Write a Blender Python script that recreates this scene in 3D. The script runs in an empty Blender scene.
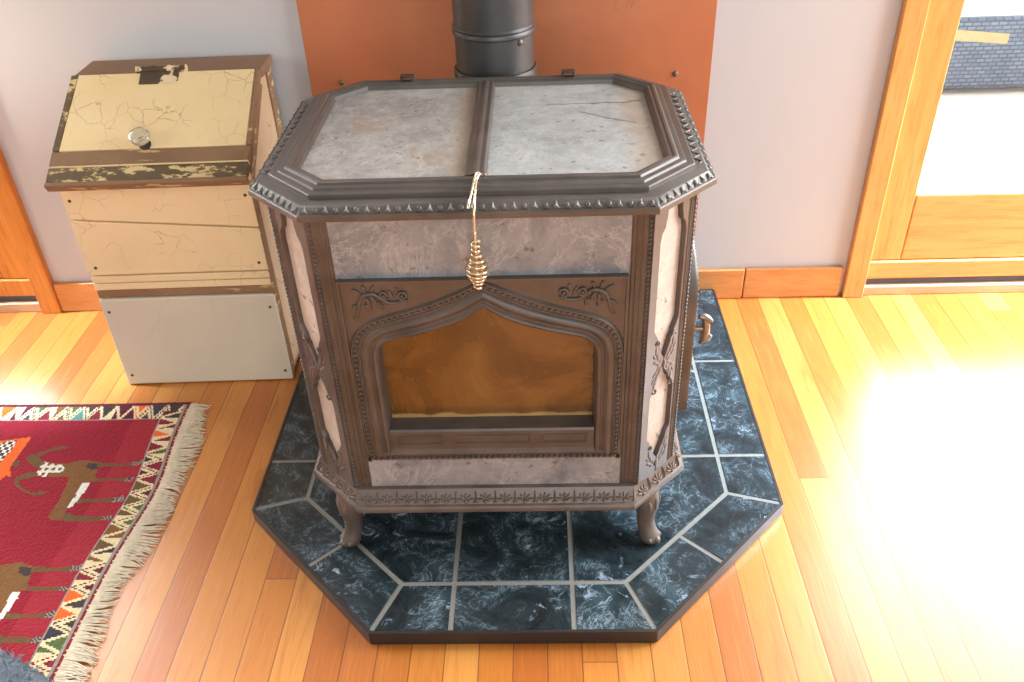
import bpy, bmesh, math, random
from mathutils import Vector, Matrix
random.seed(7)
SC = bpy.context.scene
COL = SC.collection
PI = math.pi

# ------------------------------------------------------------------ helpers
def lin(c):
    return tuple(((v/255)/12.92 if v/255 <= .04045 else ((v/255+.055)/1.055)**2.4) for v in c) + (1.0,)

class MB:
    """collects shapes, then links them as ONE mesh object"""
    def __init__(s): s.v = []; s.f = []
    def add(s, vs, fs):
        o = len(s.v); s.v += [tuple(p) for p in vs]; s.f += [tuple(i+o for i in f) for f in fs]; return s
    def box(s, a, b):
        (x0, y0, z0), (x1, y1, z1) = a, b
        return s.add([(x0,y0,z0),(x1,y0,z0),(x1,y1,z0),(x0,y1,z0),(x0,y0,z1),(x1,y0,z1),(x1,y1,z1),(x0,y1,z1)],
                     [(3,2,1,0),(4,5,6,7),(0,1,5,4),(1,2,6,5),(2,3,7,6),(3,0,4,7)])
    def obox(s, o, t, u, n, a, b):
        """box in a local frame o + x t + y u + z n"""
        o, t, u, n = map(Vector, (o, t, u, n))
        m = MB().box(a, b)
        return s.add([o + t*p[0] + u*p[1] + n*p[2] for p in m.v], m.f)
    def loft(s, rings, closed=True, cap0=False, cap1=False):
        n = len(rings[0]); vs = [p for r in rings for p in r]; fs = []
        for i in range(len(rings)-1):
            for j in range(n if closed else n-1):
                k = (j+1) % n
                fs.append((i*n+j, i*n+k, (i+1)*n+k, (i+1)*n+j))
        if cap0: fs.append(tuple(reversed(range(n))))
        if cap1: fs.append(tuple((len(rings)-1)*n+j for j in range(n)))
        return s.add(vs, fs)
    def prism(s, poly, z0, z1):
        return s.loft([[(x, y, z0) for x, y in poly], [(x, y, z1) for x, y in poly]], True, True, True)
    def tube(s, path, rad, n=8, caps=True):
        path = [Vector(p) for p in path]; N = len(path)
        if not hasattr(rad, '__len__'): rad = [rad]*N
        rings = []; prev = None
        for i, p in enumerate(path):
            t = (path[min(i+1, N-1)] - path[max(i-1, 0)])
            if t.length < 1e-9: t = Vector((0,0,1))
            t.normalize()
            if prev is None:
                a = Vector((0,0,1)) if abs(t.z) < .9 else Vector((1,0,0))
                prev = t.cross(a).normalized()
            prev = (prev - t*prev.dot(t)).normalized()
            b = t.cross(prev)
            rings.append([p + (prev*math.cos(2*PI*k/n) + b*math.sin(2*PI*k/n))*rad[i] for k in range(n)])
        return s.loft(rings, True, caps, caps)
    def ell(s, c, ax, ay, az, nu=8, nv=5):
        c, ax, ay, az = map(Vector, (c, ax, ay, az))
        vs = [c + az]; fs = []
        for i in range(1, nv):
            th = PI*i/nv
            for k in range(nu):
                ph = 2*PI*k/nu
                vs.append(c + ax*math.sin(th)*math.cos(ph) + ay*math.sin(th)*math.sin(ph) + az*math.cos(th))
        vs.append(c - az); L = len(vs)-1
        for k in range(nu):
            q = (k+1) % nu
            fs.append((0, 1+k, 1+q)); fs.append((L, L-nu+q, L-nu+k))
            for i in range(nv-2):
                a = 1+i*nu
                fs.append((a+k, a+nu+k, a+nu+q, a+q))
        return s.add(vs, fs)
    def lathe(s, prof, c=(0,0,0), ax=(0,0,1), n=24):
        c = Vector(c); ax = Vector(ax).normalized()
        a = Vector((1,0,0)) if abs(ax.x) < .9 else Vector((0,1,0))
        a = (a - ax*a.dot(ax)).normalized(); b = ax.cross(a)
        rings = [[c + ax*h + (a*math.cos(2*PI*k/n) + b*math.sin(2*PI*k/n))*r for k in range(n)] for r, h in prof]
        return s.loft(rings, True, True, True)
    def build(s, name, m, parent=None, local=False, sharp=35, bevel=0, smooth=True):
        me = bpy.data.meshes.new(name)
        vs = s.v
        if parent is not None and not local:
            off = Vector((0,0,0)); q = parent
            while q is not None: off += q.location; q = q.parent
            vs = [tuple(Vector(p) - off) for p in vs]
        me.from_pydata(vs, [], s.f)
        bm = bmesh.new(); bm.from_mesh(me)
        bmesh.ops.recalc_face_normals(bm, faces=bm.faces); bm.to_mesh(me); bm.free()
        me.materials.append(m)
        if smooth:
            for p in me.polygons: p.use_smooth = True
            me.set_sharp_from_angle(angle=math.radians(sharp))
        o = bpy.data.objects.new(name, me); COL.objects.link(o)
        if parent is not None: o.parent = parent
        if bevel:
            md = o.modifiers.new('bevel', 'BEVEL'); md.width = bevel; md.segments = 2; md.limit_method = 'ANGLE'
            md.angle_limit = math.radians(40)
        return o

def thing(name, label, cat, loc=(0,0,0), rz=0, group=None):
    o = bpy.data.objects.new(name, None); COL.objects.link(o); o.empty_display_size = .05
    o.location = loc; o.rotation_euler = (0,0,rz)
    return tag(o, label, cat, group)
def tag(o, label, cat, group=None, kind=None):
    o['label'] = label; o['category'] = cat
    if group: o['group'] = group
    if kind: o['kind'] = kind
    return o
def struct(o, label=None, cat=None):
    o['kind'] = 'structure'
    if label: o['label'] = label
    if cat: o['category'] = cat
    return o

# ------------------------------------------------------------------ material DSL
class NT:
    def __init__(s, name):
        s.m = bpy.data.materials.new(name); s.m.use_nodes = True
        s.t = s.m.node_tree; s.t.nodes.clear()
        s.out = s.t.nodes.new('ShaderNodeOutputMaterial')
    def n(s, typ, ins=None, out=0, **pr):
        nd = s.t.nodes.new('ShaderNode' + typ)
        for k, v in pr.items(): setattr(nd, k, v)
        for k, v in (ins or {}).items():
            sk = nd.inputs[k]
            if isinstance(v, bpy.types.NodeSocket): s.t.links.new(v, sk)
            else: sk.default_value = v
        return nd.outputs[out]
    def math(s, op, a, b=0., c=0.): return s.n('Math', {0:a, 1:b, 2:c}, operation=op)
    def ramp(s, fac, stops, interp='LINEAR'):
        nd = s.t.nodes.new('ShaderNodeValToRGB'); nd.color_ramp.interpolation = interp
        e = nd.color_ramp.elements
        while len(e) < len(stops): e.new(.5)
        for el, (p, c) in zip(e, stops):
            el.position = p; el.color = c if hasattr(c, '__len__') else (c, c, c, 1)
        s.t.links.new(fac, nd.inputs[0]); return nd.outputs[0]
    def mix(s, fac, a, b, mode='MIX'):
        nd = s.t.nodes.new('ShaderNodeMix'); nd.data_type = 'RGBA'; nd.blend_type = mode
        for i, v in ((0, fac), (6, a), (7, b)):
            if isinstance(v, bpy.types.NodeSocket): s.t.links.new(v, nd.inputs[i])
            else: nd.inputs[i].default_value = v
        return nd.outputs[2]
    def coord(s, scale=(1,1,1), rot=(0,0,0), loc=(0,0,0), kind=3):
        tc = s.n('TexCoord', out=kind)
        return s.n('Mapping', {'Vector':tc, 'Scale':scale, 'Rotation':rot, 'Location':loc})
    def noise(s, vec, scale=5, detail=4, rough=.55, dist=0., out=0):
        return s.n('TexNoise', {'Vector':vec, 'Scale':scale, 'Detail':detail, 'Roughness':rough, 'Distortion':dist}, out=out)
    def bump(s, h, strength=.3, dist=.002, normal=None):
        i = {'Height':h, 'Strength':strength, 'Distance':dist}
        if normal is not None: i['Normal'] = normal
        return s.n('Bump', i)
    def bsdf(s, **k):
        ins = {}
        for a, v in k.items(): ins[{'color':'Base Color','rough':'Roughness','metal':'Metallic','normal':'Normal','spec':'Specular IOR Level','coat':'Coat Weight','coatr':'Coat Roughness','ior':'IOR','trans':'Transmission Weight','emit':'Emission Color','emits':'Emission Strength','sheen':'Sheen Weight'}[a]] = v
        b = s.n('BsdfPrincipled', ins)
        s.t.links.new(b, s.out.inputs[0]); return s.m
    def surf(s, sh):
        s.t.links.new(sh, s.out.inputs[0]); return s.m

# ---- cast iron enamel
def m_iron(name, c0, c1, rough=.34, metal=.2):
    t = NT(name); v = t.coord()
    n1 = t.noise(v, 18, 5); n2 = t.noise(v, 160, 3)
    col = t.mix(t.ramp(n1, [(.35, 0.), (.7, 1.)]), lin(c0), lin(c1))
    r = t.ramp(n1, [(.3, rough-.06), (.7, rough+.12)])
    return t.bsdf(color=col, rough=r, metal=metal, spec=.5, coat=.2, coatr=.32, normal=t.bump(n2, .12, .001))
IRON = m_iron('brown_enamel_iron', (78,70,63), (98,88,80), .38)
IRON_D = m_iron('dark_iron', (52,46,42), (70,62,56), .42)
IRON_B = m_iron('base_iron', (92,79,70), (114,100,90), .40)
def m_stone(name, a, b, spot, spotamt, crack=0):
    t = NT(name); v = t.coord()
    n1 = t.noise(v, 7, 7, .65, 1.2); n2 = t.noise(v, 45, 5, .7); n3 = t.noise(v, 230, 2)
    col = t.mix(t.ramp(n1, [(.3, 0.), (.68, 1.)]), lin(a), lin(b))
    col = t.mix(t.ramp(n2, [(.45, 0.), (.75, .55)]), col, lin(tuple(min(255, int(x*1.13)) for x in b)))
    sp = t.noise(v, 13, 4, .6, .5); 
    col = t.mix(t.ramp(sp, [(.58, 0.), (.72, spotamt)]), col, lin(spot))
    wv = t.noise(v, 5, 6, .7, 2.5)
    line = t.ramp(t.math('ABSOLUTE', t.math('SUBTRACT', wv, .5)), [(0., 1.), (.02, 0.)])
    col = t.mix(t.math('MULTIPLY', line, .35), col, lin((205,195,185)))
    if crack:
        X = t.n('SeparateXYZ', {0: t.coord()}, out=0); wb = t.math('MULTIPLY', t.math('SUBTRACT', t.noise(v, 12, 3), .5), .03)
        X = t.math('ADD', X, wb)
        e = t.ramp(X, [(.0, 0.), (.5, 1.)]) if False else t.n('MapRange', {0: X, 1: (-.055 if crack == 1 else .215), 2: (-.040 if crack == 1 else .245), 3: 0., 4: .55})
        col = t.mix(e, col, lin((172,146,118)))
    if crack == 2:
        u = t.n('SeparateXYZ', {0: t.coord()}, out=0); y = t.n('SeparateXYZ', {0: t.coord()}, out=1)
        wob = t.math('MULTIPLY', t.math('SUBTRACT', t.noise(v, 26, 4), .5), .03)
        for (m, c, x0, x1) in ((.06, .092, .10, .265), (-.62, .161, .155, .245)):
            yy = t.math('ADD', t.math('ADD', t.math('MULTIPLY', u, m), c), wob)
            d = t.math('ABSOLUTE', t.math('SUBTRACT', y, yy))
            k = t.ramp(d, [(.0006, 1.), (.0018, 0.)])
            k = t.math('MULTIPLY', k, t.math('MULTIPLY', t.math('GREATER_THAN', u, x0), t.math('LESS_THAN', u, x1)))
            col = t.mix(t.math('MULTIPLY', k, .8), col, lin((70,60,52)))
    pit = t.ramp(t.noise(v, 70, 3), [(.64, 0.), (.70, .6)])
    col = t.mix(pit, col, lin((92,78,68)))
    return t.bsdf(color=col, rough=.62, spec=.35, normal=t.bump(t.math('ADD', n3, n2), .18, .0015))
STONE_F = m_stone('soapstone_front', (108,109,112), (154,153,153), (178,164,152), .2)
STONE_T = m_stone('soapstone_top', (128,122,116), (168,161,153), (150,118,92), .6, 1)
STONE_T2 = m_stone('soapstone_top_cracked', (136,135,133), (174,173,169), (182,160,138), .4, 2)
STONE_S = m_stone('soapstone_pale', (172,158,146), (198,186,174), (190,160,136), .25)

def m_copper():
    t = NT('copper_sheet'); v = t.coord()
    n = t.noise(v, 2.2, 4); n2 = t.noise(v, 14, 5)
    col = t.mix(t.ramp(n, [(.3, 0.), (.7, 1.)]), lin((172,106,72)), lin((196,130,94)))
    col = t.mix(t.ramp(n2, [(.5, 0.), (.8, .3)]), col, lin((178,108,74)))
    return t.bsdf(color=col, rough=t.ramp(n2, [(.3, .36), (.7, .5)]), metal=.4, normal=t.bump(n, .06, .01))
COPPER = m_copper()

def m_wall():
    t = NT('painted_plaster'); v = t.coord()
    n = t.noise(v, 220, 3); n1 = t.noise(v, 1.4, 3)
    col = t.mix(n1, lin((196,195,197)), lin((203,202,204)))
    return t.bsdf(color=col, rough=.75, spec=.25, normal=t.bump(n, .08, .001))
WALL = m_wall()

def m_wood(name, a, b, c, scale=(1,1,1), rough=.34, grain=1.0):
    """grain runs along the axis with the smallest scale"""
    t = NT(name); v = t.coord(scale)
    w = t.noise(v, 7, 5, .6, .8); w2 = t.noise(v, 30, 4, .6)
    col = t.mix(t.ramp(w, [(.3, 0.), (.7, 1.)]), lin(a), lin(b))
    k = t.ramp(w2, [(.5, 0.), (.72, .55*grain)])
    col = t.mix(k, col, lin(c))
    return t.bsdf(color=col, rough=rough, spec=.4, normal=t.bump(w2, .06, .001))
FIR_V = m_wood('fir_vertical', (214,150,84), (228,170,102), (188,116,56), (4,4,.35))
FIR_H = m_wood('fir_horizontal', (214,152,88), (228,172,106), (188,120,60), (.35,4,4))
BASEW = m_wood('fir_baseboard', (206,136,78), (222,154,94), (180,106,56), (.5,4,4))
SILLW = m_wood('threshold_wood', (206,160,124), (222,178,142), (180,130,96), (.5,4,4))
FIR_L = m_wood('fir_left', (204,124,52), (222,142,66), (170,92,36), (4,4,.35))

def m_floor():
    t = NT('oak_strip_floor')
    tc = t.n('TexCoord', out=3)
    x = t.n('SeparateXYZ', {0: tc}, out=0); y = t.n('SeparateXYZ', {0: tc}, out=1)
    W = .0574
    bx = t.math('DIVIDE', t.math('ADD', x, 5.0-.0347), W)
    ix = t.math('FLOOR', bx); fx = t.math('FRACT', bx)
    r1 = t.n('TexWhiteNoise', {'W': ix}, noise_dimensions='1D')
    L = t.math('ADD', t.math('MULTIPLY', r1, .9), 1.5)
    by = t.math('DIVIDE', t.math('ADD', y, t.math('ADD', t.math('MULTIPLY', r1, 7.3), 9.)), L)
    iy = t.math('FLOOR', by); fy = t.math('FRACT', by)
    cmb = t.n('CombineXYZ', {0: ix, 1: iy, 2: 0.})
    rb = t.n('TexWhiteNoise', {'Vector': cmb}, noise_dimensions='2D')
    rb2 = t.n('TexWhiteNoise', {'Vector': t.n('VectorMath', {0: cmb, 1: (13.1, 7.7, 0)}, operation='ADD')}, noise_dimensions='2D')
    col = t.ramp(rb, [(0., lin((166,88,34))), (.3, lin((184,109,42))), (.6, lin((194,120,50))), (.85, lin((205,136,64))), (1., lin((174,95,38)))])
    off = t.n('CombineXYZ', {0: t.math('MULTIPLY', rb2, 31.), 1: t.math('MULTIPLY', rb, 17.), 2: 0.})
    vv = t.n('VectorMath', {0: tc, 1: off}, operation='ADD')
    vg = t.n('Mapping', {'Vector': vv, 'Scale': (16, 1.1, 1)})
    g = t.noise(vg, 4.5, 5, .6, 1.2); g2 = t.noise(t.n('Mapping', {'Vector': vv, 'Scale': (60, 2, 1)}), 4, 3)
    col = t.mix(t.ramp(g, [(.5, 0.), (.78, .55)]), col, lin((166,86,28)))
    col = t.mix(t.ramp(g2, [(.5, 0.), (.8, .25)]), col, lin((232,164,80)))
    # occasional heart streak
    hs = t.noise(t.n('Mapping', {'Vector': vv, 'Scale': (9, .9, 1)}), 2.3, 3, .5, 1.5)
    col = t.mix(t.ramp(hs, [(.61, 0.), (.72, .6)]), col, lin((158,82,30)))
    sx = t.math('MINIMUM', fx, t.math('SUBTRACT', 1., fx))
    sx = t.math('MULTIPLY', sx, W)
    sy = t.math('MULTIPLY', t.math('MINIMUM', fy, t.math('SUBTRACT', 1., fy)), L)
    sd = t.math('MINIMUM', sx, sy)
    wide = t.math('ADD', t.math('MULTIPLY', t.noise(t.n('Mapping', {'Vector': tc, 'Scale': (20, 3, 1)}), 3, 2), .0012), .0003)
    seam = t.math('LESS_THAN', sd, wide)
    col = t.mix(t.math('MULTIPLY', seam, .72), col, lin((74,40,18)))
    h = t.math('MINIMUM', t.math('MULTIPLY', sd, 400.), 1.)
    b1 = t.bump(h, .2, .0010)
    b2 = t.bump(g2, .05, .001, b1)
    return t.bsdf(color=col, rough=t.ramp(g, [(.3, .30), (.7, .40)]), spec=.5, coat=.42, coatr=.24, normal=b2)
FLOOR = m_floor()

def m_tile():
    t = NT('black_green_marble_tile')
    rnd = t.n('NewGeometry', out=8)
    tc = t.n('TexCoord', out=3)
    vv = t.n('VectorMath', {0: tc, 1: t.n('CombineXYZ', {0: t.math('MULTIPLY', rnd, 9.), 1: t.math('MULTIPLY', rnd, 23.), 2: 0.})}, operation='ADD')
    n1 = t.noise(vv, 9, 6, .62, 1.5); n2 = t.noise(vv, 17, 6, .68, 2.2); n3 = t.noise(vv, 28, 5, .7, 1.0)
    col = t.ramp(n1, [(.34, lin((27,33,35))), (.52, lin((43,53,57))), (.66, lin((64,80,86))), (.82, lin((104,124,132)))])
    vein = t.ramp(t.math('ABSOLUTE', t.math('SUBTRACT', n2, .5)), [(0., .6), (.006, .3), (.022, 0.)])
    vein = t.math('MULTIPLY', vein, t.ramp(n1, [(.44, .03), (.66, 1.)]))
    col = t.mix(vein, col, lin((186,202,214)))
    cl = t.ramp(n3, [(.58, 0.), (.66, .8)])
    cl = t.math('MULTIPLY', cl, t.ramp(t.noise(vv, 6, 3), [(.51, 0.), (.60, 1.)]))
    col = t.mix(cl, col, lin((172,188,206)))
    return t.bsdf(color=col, rough=.16, spec=.5, normal=t.bump(n1, .03, .002))
TILE = m_tile()
def m_plain(name, c, rough=.6, metal=0., nscale=60, amt=.12, bump=.1, **k):
    t = NT(name); v = t.coord()
    n = t.noise(v, nscale, 4)
    d = tuple(max(0, int(x*(1-amt))) for x in c); e = tuple(min(255, int(x*(1+amt))) for x in c)
    return t.bsdf(color=t.mix(n, lin(d), lin(e)), rough=rough, metal=metal, normal=t.bump(n, bump, .001), **k)
GROUT = m_plain('grey_grout', (130,126,118), .9, bump=.4, nscale=200)
EDGE = m_plain('dark_metal_edging', (62,58,56), .4, .5)
PIPE = m_plain('grey_stove_pipe', (84,82,80), .42, .6, 12, .25)
SCREW = m_plain('grey_screw', (120,104,92), .4, .7)
BRASS = m_plain('pale_brass_wire', (226,208,176), .25, .85)
RUBBER = m_plain('dark_seal', (84,80,84), .7)
LATCH = m_plain('nickel_handle', (140,134,124), .28, .85)
BRICK = m_plain('tan_firebrick', (214,158,92), .9, 0., 14, .3)
ASH = m_plain('pale_ash', (222,190,140), .95, 0., 40, .2)
DECK = m_plain('pale_deck', (236,230,222), .7, 0., 8, .05)

def m_soot_glass():
    t = NT('smoked_fire_glass'); v = t.coord()
    n = t.noise(v, 6, 5, .6, .8); n2 = t.noise(v, 90, 2)
    z = t.n('SeparateXYZ', {0: v}, out=2)
    col = t.mix(t.ramp(n, [(.3, 0.), (.7, 1.)]), lin((106,74,32)), lin((156,112,56)))
    spk = t.ramp(n2, [(.72, 0.), (.76, .7)])
    col = t.mix(spk, col, lin((224,170,100)))
    sm = t.noise(t.n('Mapping', {'Vector': v, 'Scale': (1, 1, 3.)}), 9, 5)
    col = t.mix(t.ramp(sm, [(.56, 0.), (.70, .5)]), col, lin((104,66,28)))
    zz = t.math('ADD', z, t.math('MULTIPLY', t.math('SUBTRACT', t.noise(v, 22, 4), .5), .016))
    col = t.mix(t.n('MapRange', {0: zz, 1: .3035, 2: .2995, 3: 0., 4: .85}), col, lin((226,184,118)))
    d = t.n('BsdfDiffuse', {'Color': col})
    tr = t.n('BsdfTransparent', {'Color': lin((226,176,110))})
    a = t.n('MixShader', {0: t.ramp(n, [(.3, .52), (.7, .78)]), 1: tr, 2: d})
    g = t.n('BsdfGlossy', {'Color': (1,1,1,1), 'Roughness': .12})
    f = t.n('Fresnel', {'IOR': 1.45})
    return t.surf(t.n('MixShader', {0: f, 1: a, 2: g}))
FGLASS = m_soot_glass()
def m_clear():
    t = NT('window_glass'); v = t.coord()
    tr = t.n('BsdfTransparent', {'Color': (.97,.98,.98,1)}); g = t.n('BsdfGlossy', {'Roughness': .02})
    f = t.math('MULTIPLY', t.n('Fresnel', {'IOR': 1.3}), .6)
    return t.surf(t.n('MixShader', {0: f, 1: tr, 2: g}))
CLEAR = m_clear()
def m_knobglass():
    t = NT('glass_knob'); v = t.coord()
    n = t.noise(v, 90, 2)
    return t.bsdf(color=lin((236,232,214)), rough=.06, ior=1.48, trans=.75, normal=t.bump(n, .2, .002))
KNOB = m_knobglass()

def m_paint(name, base, dark, wear, amt=.0, stretch=(1,1,1), crackscale=22, cracks=1.):
    """old cracked paint; 'wear' shows where it chipped off"""
    t = NT(name); v = t.coord(); vs = t.coord(stretch)
    n = t.noise(v, 6, 5, .6); 
    col = t.mix(t.ramp(n, [(.3, 0.), (.75, 1.)]), lin(base), lin(dark))
    dv = t.n('VectorMath', {0: v, 1: t.n('VectorMath', {0: t.noise(v, 18, 3, out=1), 1: (.035,.035,.035)}, operation='MULTIPLY')}, operation='ADD')
    vo = t.n('TexVoronoi', {'Vector': dv, 'Scale': crackscale, 'Randomness': 1.}, feature='DISTANCE_TO_EDGE')
    ck = t.ramp(vo, [(.0, 1.), (.016, 0.)])
    ck = t.math('MULTIPLY', ck, t.ramp(t.noise(v, 9, 3), [(.46, 0.), (.6, .75)]))
    ck = t.math('MULTIPLY', ck, cracks)
    col = t.mix(ck, col, lin((140,100,62)))
    w = t.noise(vs, 20, 6, .68)
    k = t.ramp(w, [(.70-amt, 0.), (.73-amt, 1.)])
    col = t.mix(k, col, lin(wear))
    st = t.ramp(t.noise(t.n('Mapping', {'Vector': v, 'Scale': (1, 1, 1)}), 34, 5, .75), [(.70, 0.), (.82, .4)])
    col = t.mix(st, col, lin((188,150,98)))
    return t.bsdf(color=col, rough=.6, spec=.3, normal=t.bump(t.math('SUBTRACT', t.math('SUBTRACT', 1., ck), t.math('MULTIPLY', k, .8)), .35, .0015))
P_LID = m_paint('cream_paint_lid', (250,224,172), (242,212,156), (150,112,72), -.01, crackscale=20)
P_BODY = m_paint('cream_paint_front', (248,224,178), (240,214,164), (150,118,78), -.03, (1,1,2.5), 18, .6)
P_LOW = m_paint('grey_white_paint', (222,212,190), (212,202,180), (130,110,86), -.05, crackscale=6, cracks=.12)
P_SIDE = m_paint('faded_side_paint', (222,192,156), (206,172,136), (150,116,86), .02, (1,1,.6), 8)
P_WORN = m_paint('worn_bare_wood', (160,126,92), (128,98,72), (212,180,130), .12, (.4,1,3), 9)
P_CHIP = m_paint('chipped_dark_board', (116,96,70), (98,80,58), (226,198,142), .17, (.5,1,1.6), 9)
P_TOP = m_paint('bare_top_wood', (152,118,92), (134,102,78), (120,86,62), .0, (.3,2,2), 7)
HINGE = m_paint('rusty_painted_hinge', (96,80,62), (80,66,52), (236,216,172), .22, (1,1,1), 14)

# ------------------------------------------------------------------ setting
WY = .639
m = MB().box((-3.2,-2.6,-.05), (3.2, WY+.01, 0)); fl = m.build('floor', FLOOR, smooth=False); struct(fl, 'honey coloured strip wood floor', 'floor')
# back wall with two openings (left glass door, right glass door)
DR0, DR1, DL0, DL1, DH = .925, 2.05, -2.35, -1.268, 2.06
m = MB()
m.box((DL1, WY, 0), (DR0, WY+.12, 2.5)); m.box((-3.2, WY, 0), (DL0, WY+.12, 2.5)); m.box((DR1, WY, 0), (3.2, WY+.12, 2.5))
m.box((DL0, WY, DH), (DL1, WY+.12, 2.5)); m.box((DR0, WY, DH), (DR1, WY+.12, 2.5))
struct(m.build('wall_back', WALL, smooth=False), 'pale grey painted back wall behind the stove', 'wall')
# baseboards
def baseboard(name, x0, x1, label):
    struct(MB().box((x0, WY-.014, 0), (x1, WY, .088)).build(name, BASEW, bevel=.003), label, 'baseboard')
baseboard('baseboard_right', .6195, .872, 'orange wood baseboard right of the stove, piece next to the glass door')
baseboard('baseboard_back', -.6, .618, 'orange wood baseboard behind the stove')
baseboard('baseboard_left', -1.224, -.602, 'orange wood baseboard behind the old painted box')
# casings
m = MB().box((.881, WY-.022, 0), (.934, WY, 2.1))
struct(m.build('trim_1', FIR_V, bevel=.003), 'vertical fir casing beside the right glass door', 'trim')
m = MB().box((-1.277, WY-.022, 0), (-1.224, WY, 2.1))
struct(m.build('trim_2', FIR_L, bevel=.003), 'vertical orange wood casing at the far left', 'trim')
def glass_door(name, x0, x1, sx, wood_v, wood_h, label):
    """x0: hinge-side edge next to the casing; sx: +1 opens to the right"""
    e = bpy.data.objects.new(name, None); COL.objects.link(e); e.location = (x0, WY, 0); struct(e, label, 'door')
    X = lambda d: x0 + sx*d
    def bx(mb, d0, d1, y0, y1, z0, z1): mb.box((min(X(d0),X(d1)), y0, z0), (max(X(d0),X(d1)), y1, z1))
    Wd = abs(x1-x0)
    a = MB(); bx(a, 0, .085, WY+.004, WY+.05, .098, DH-.01); bx(a, Wd-.085, Wd, WY+.004, WY+.05, .098, DH-.01); a.build('stile', wood_v, e, bevel=.003)
    a = MB(); bx(a, .086, Wd-.086, WY+.004, WY+.048, .098, .281); bx(a, .086, Wd-.086, WY+.004, WY+.048, DH-.14, DH-.01); a.build('rail', wood_h, e, bevel=.004)
    a = MB(); bx(a, 0, Wd, WY-.004, WY+.10, .046, .096); a.build('sill', wood_h, e, bevel=.003)
    a = MB(); bx(a, 0, Wd, WY+.004, WY+.10, .026, .045); a.build('weather_seal', RUBBER, e)
    a = MB(); bx(a, 0, Wd, WY-.012, WY+.12, 0.0005, .026); a.build('threshold', SILLW, e, bevel=.002)
    a = MB(); bx(a, .084, Wd-.084, WY+.022, WY+.028, .275, DH-.13); a.build('glass', CLEAR, e, smooth=False)
    return e
glass_door('door_1', .934, 2.04, 1, FIR_V, FIR_H, 'wood framed glass door right of the stove')
glass_door('door_2', -1.277, -2.34, -1, FIR_L, FIR_L, 'wood framed glass door at the far left edge')
# outside
struct(MB().box((-6, WY+.125, -.09), (7, 9, -.05)).build('deck_ground', DECK, smooth=False), 'sunlit pale deck outside the glass doors', 'deck')
# woven ottoman outside
def m_wicker():
    t = NT('grey_wicker'); v = t.coord()
    br = t.n('TexBrick', {'Vector': t.coord((1,1,1), (PI/2,0,0)), 'Color1': lin((58,70,84)), 'Color2': lin((76,90,106)), 'Mortar': lin((36,44,54)), 'Scale': 10., 'Mortar Size': .03, 'Brick Width': .34, 'Row Height': .16, 'Bias': 0.})
    f = t.n('TexNoise', {'Vector': v, 'Scale': 14.})
    return t.bsdf(color=t.mix(t.math('MULTIPLY', f, .3), br, lin((96,108,122))), rough=.7)
ot = thing('wicker_ottoman', 'grey woven wicker ottoman outside on the deck beyond the glass door', 'ottoman', (2.0, 2.35, -.05))
m = MB(); m.box((1.5, 2.2, -.02), (2.75, 2.8, .27)); m.build('woven_body', m_wicker(), ot, bevel=.02)
for x in (1.54, 2.66):
    for y in (2.24, 2.72): MB().box((x, y, -.05), (x+.05, y+.05, -.02)).build('foot', EDGE, ot)
m = MB().add([(1.5,2.197,.252),(1.95,2.197,.205),(1.95,2.197,.165),(1.5,2.197,.208),(1.5,2.1995,.252),(1.95,2.1995,.205),(1.95,2.1995,.165),(1.5,2.1995,.208)], [(0,1,2,3),(4,7,6,5),(0,4,5,1),(1,5,6,2),(2,6,7,3),(3,7,4,0)])
rb = m.build('ribbon', m_plain('yellow_ribbon', (128,118,84), .7), ot, smooth=False); rb['label'] = 'flat yellow band'

# ------------------------------------------------------------------ copper heat shield
hs = thing('copper_heat_shield', 'orange copper sheet fixed to the wall behind the stove', 'heat shield', (.02, WY-.012, .19))
MB().box((-.437, WY-.014, .19), (.479, WY-.010, 1.25)).build('copper_sheet', COPPER, hs, bevel=.001)
for (x, z) in ((-.364, .611), (.399, .609), (-.364, 1.15), (.399, 1.15)):
    m = MB().lathe([(.0065, 0), (.0065, .003), (.004, .005), (.0008, .0055)], (x, WY-.014, z), (0,-1,0), 14)
    m.lathe([(.004, 0), (.004, .007)], (x, WY-.012, z), (0,1,0), 8)
    m.build('screw', SCREW, hs)
sc = MB()
for a, b in (((.262,.772),(.256,.756)), ((.256,.756),(.268,.752)), ((.286,.772),(.283,.757)), ((.297,.776),(.292,.758)), ((.292,.758),(.306,.77))):
    sc.tube([(a[0], WY-.0142, a[1]), (b[0], WY-.0142, b[1])], .0006, 5)
sc.build('scratch_marks', m_plain('scratch', (150,104,84), .6), hs)

# ------------------------------------------------------------------ hearth pad
PX = .0276
pad = thing('hearth_pad', 'eight sided hearth pad of dark green-black marble tiles under the stove', 'hearth pad', (PX, .1, 0))
def octp(hw, yf, cx, cy, yb):   # front corners cut only
    return [(PX-hw, yf+cy), (PX-hw+cx, yf), (PX+hw-cx, yf), (PX+hw, yf+cy), (PX+hw, yb), (PX-hw, yb)]
PYB = .622
outer = octp(.5136, -.4417, .2734, .2868, PYB)
inner_e = octp(.5096, -.4377, .2734-.0018, .2868-.0015, PYB)
m = MB().prism(outer, 0.0005, .026); 
m.build('base_board', EDGE, pad)
m = MB()
m.loft([[(x, y, .004) for x, y in [(p[0]+(.0015 if p[0]>PX else -.0015), p[1]-.0015) for p in outer]],
        [(x, y, .0318) for x, y in [(p[0]+(.0015 if p[0]>PX else -.0015), p[1]-.0015) for p in outer]],
        [(x, y, .0318) for x, y in inner_e], [(x, y, .026) for x, y in inner_e]], True)
m.build('edge_trim', EDGE, pad)
m = MB().prism(inner_e, .0255, .0296); m.build('grout', GROUT, pad)
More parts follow.
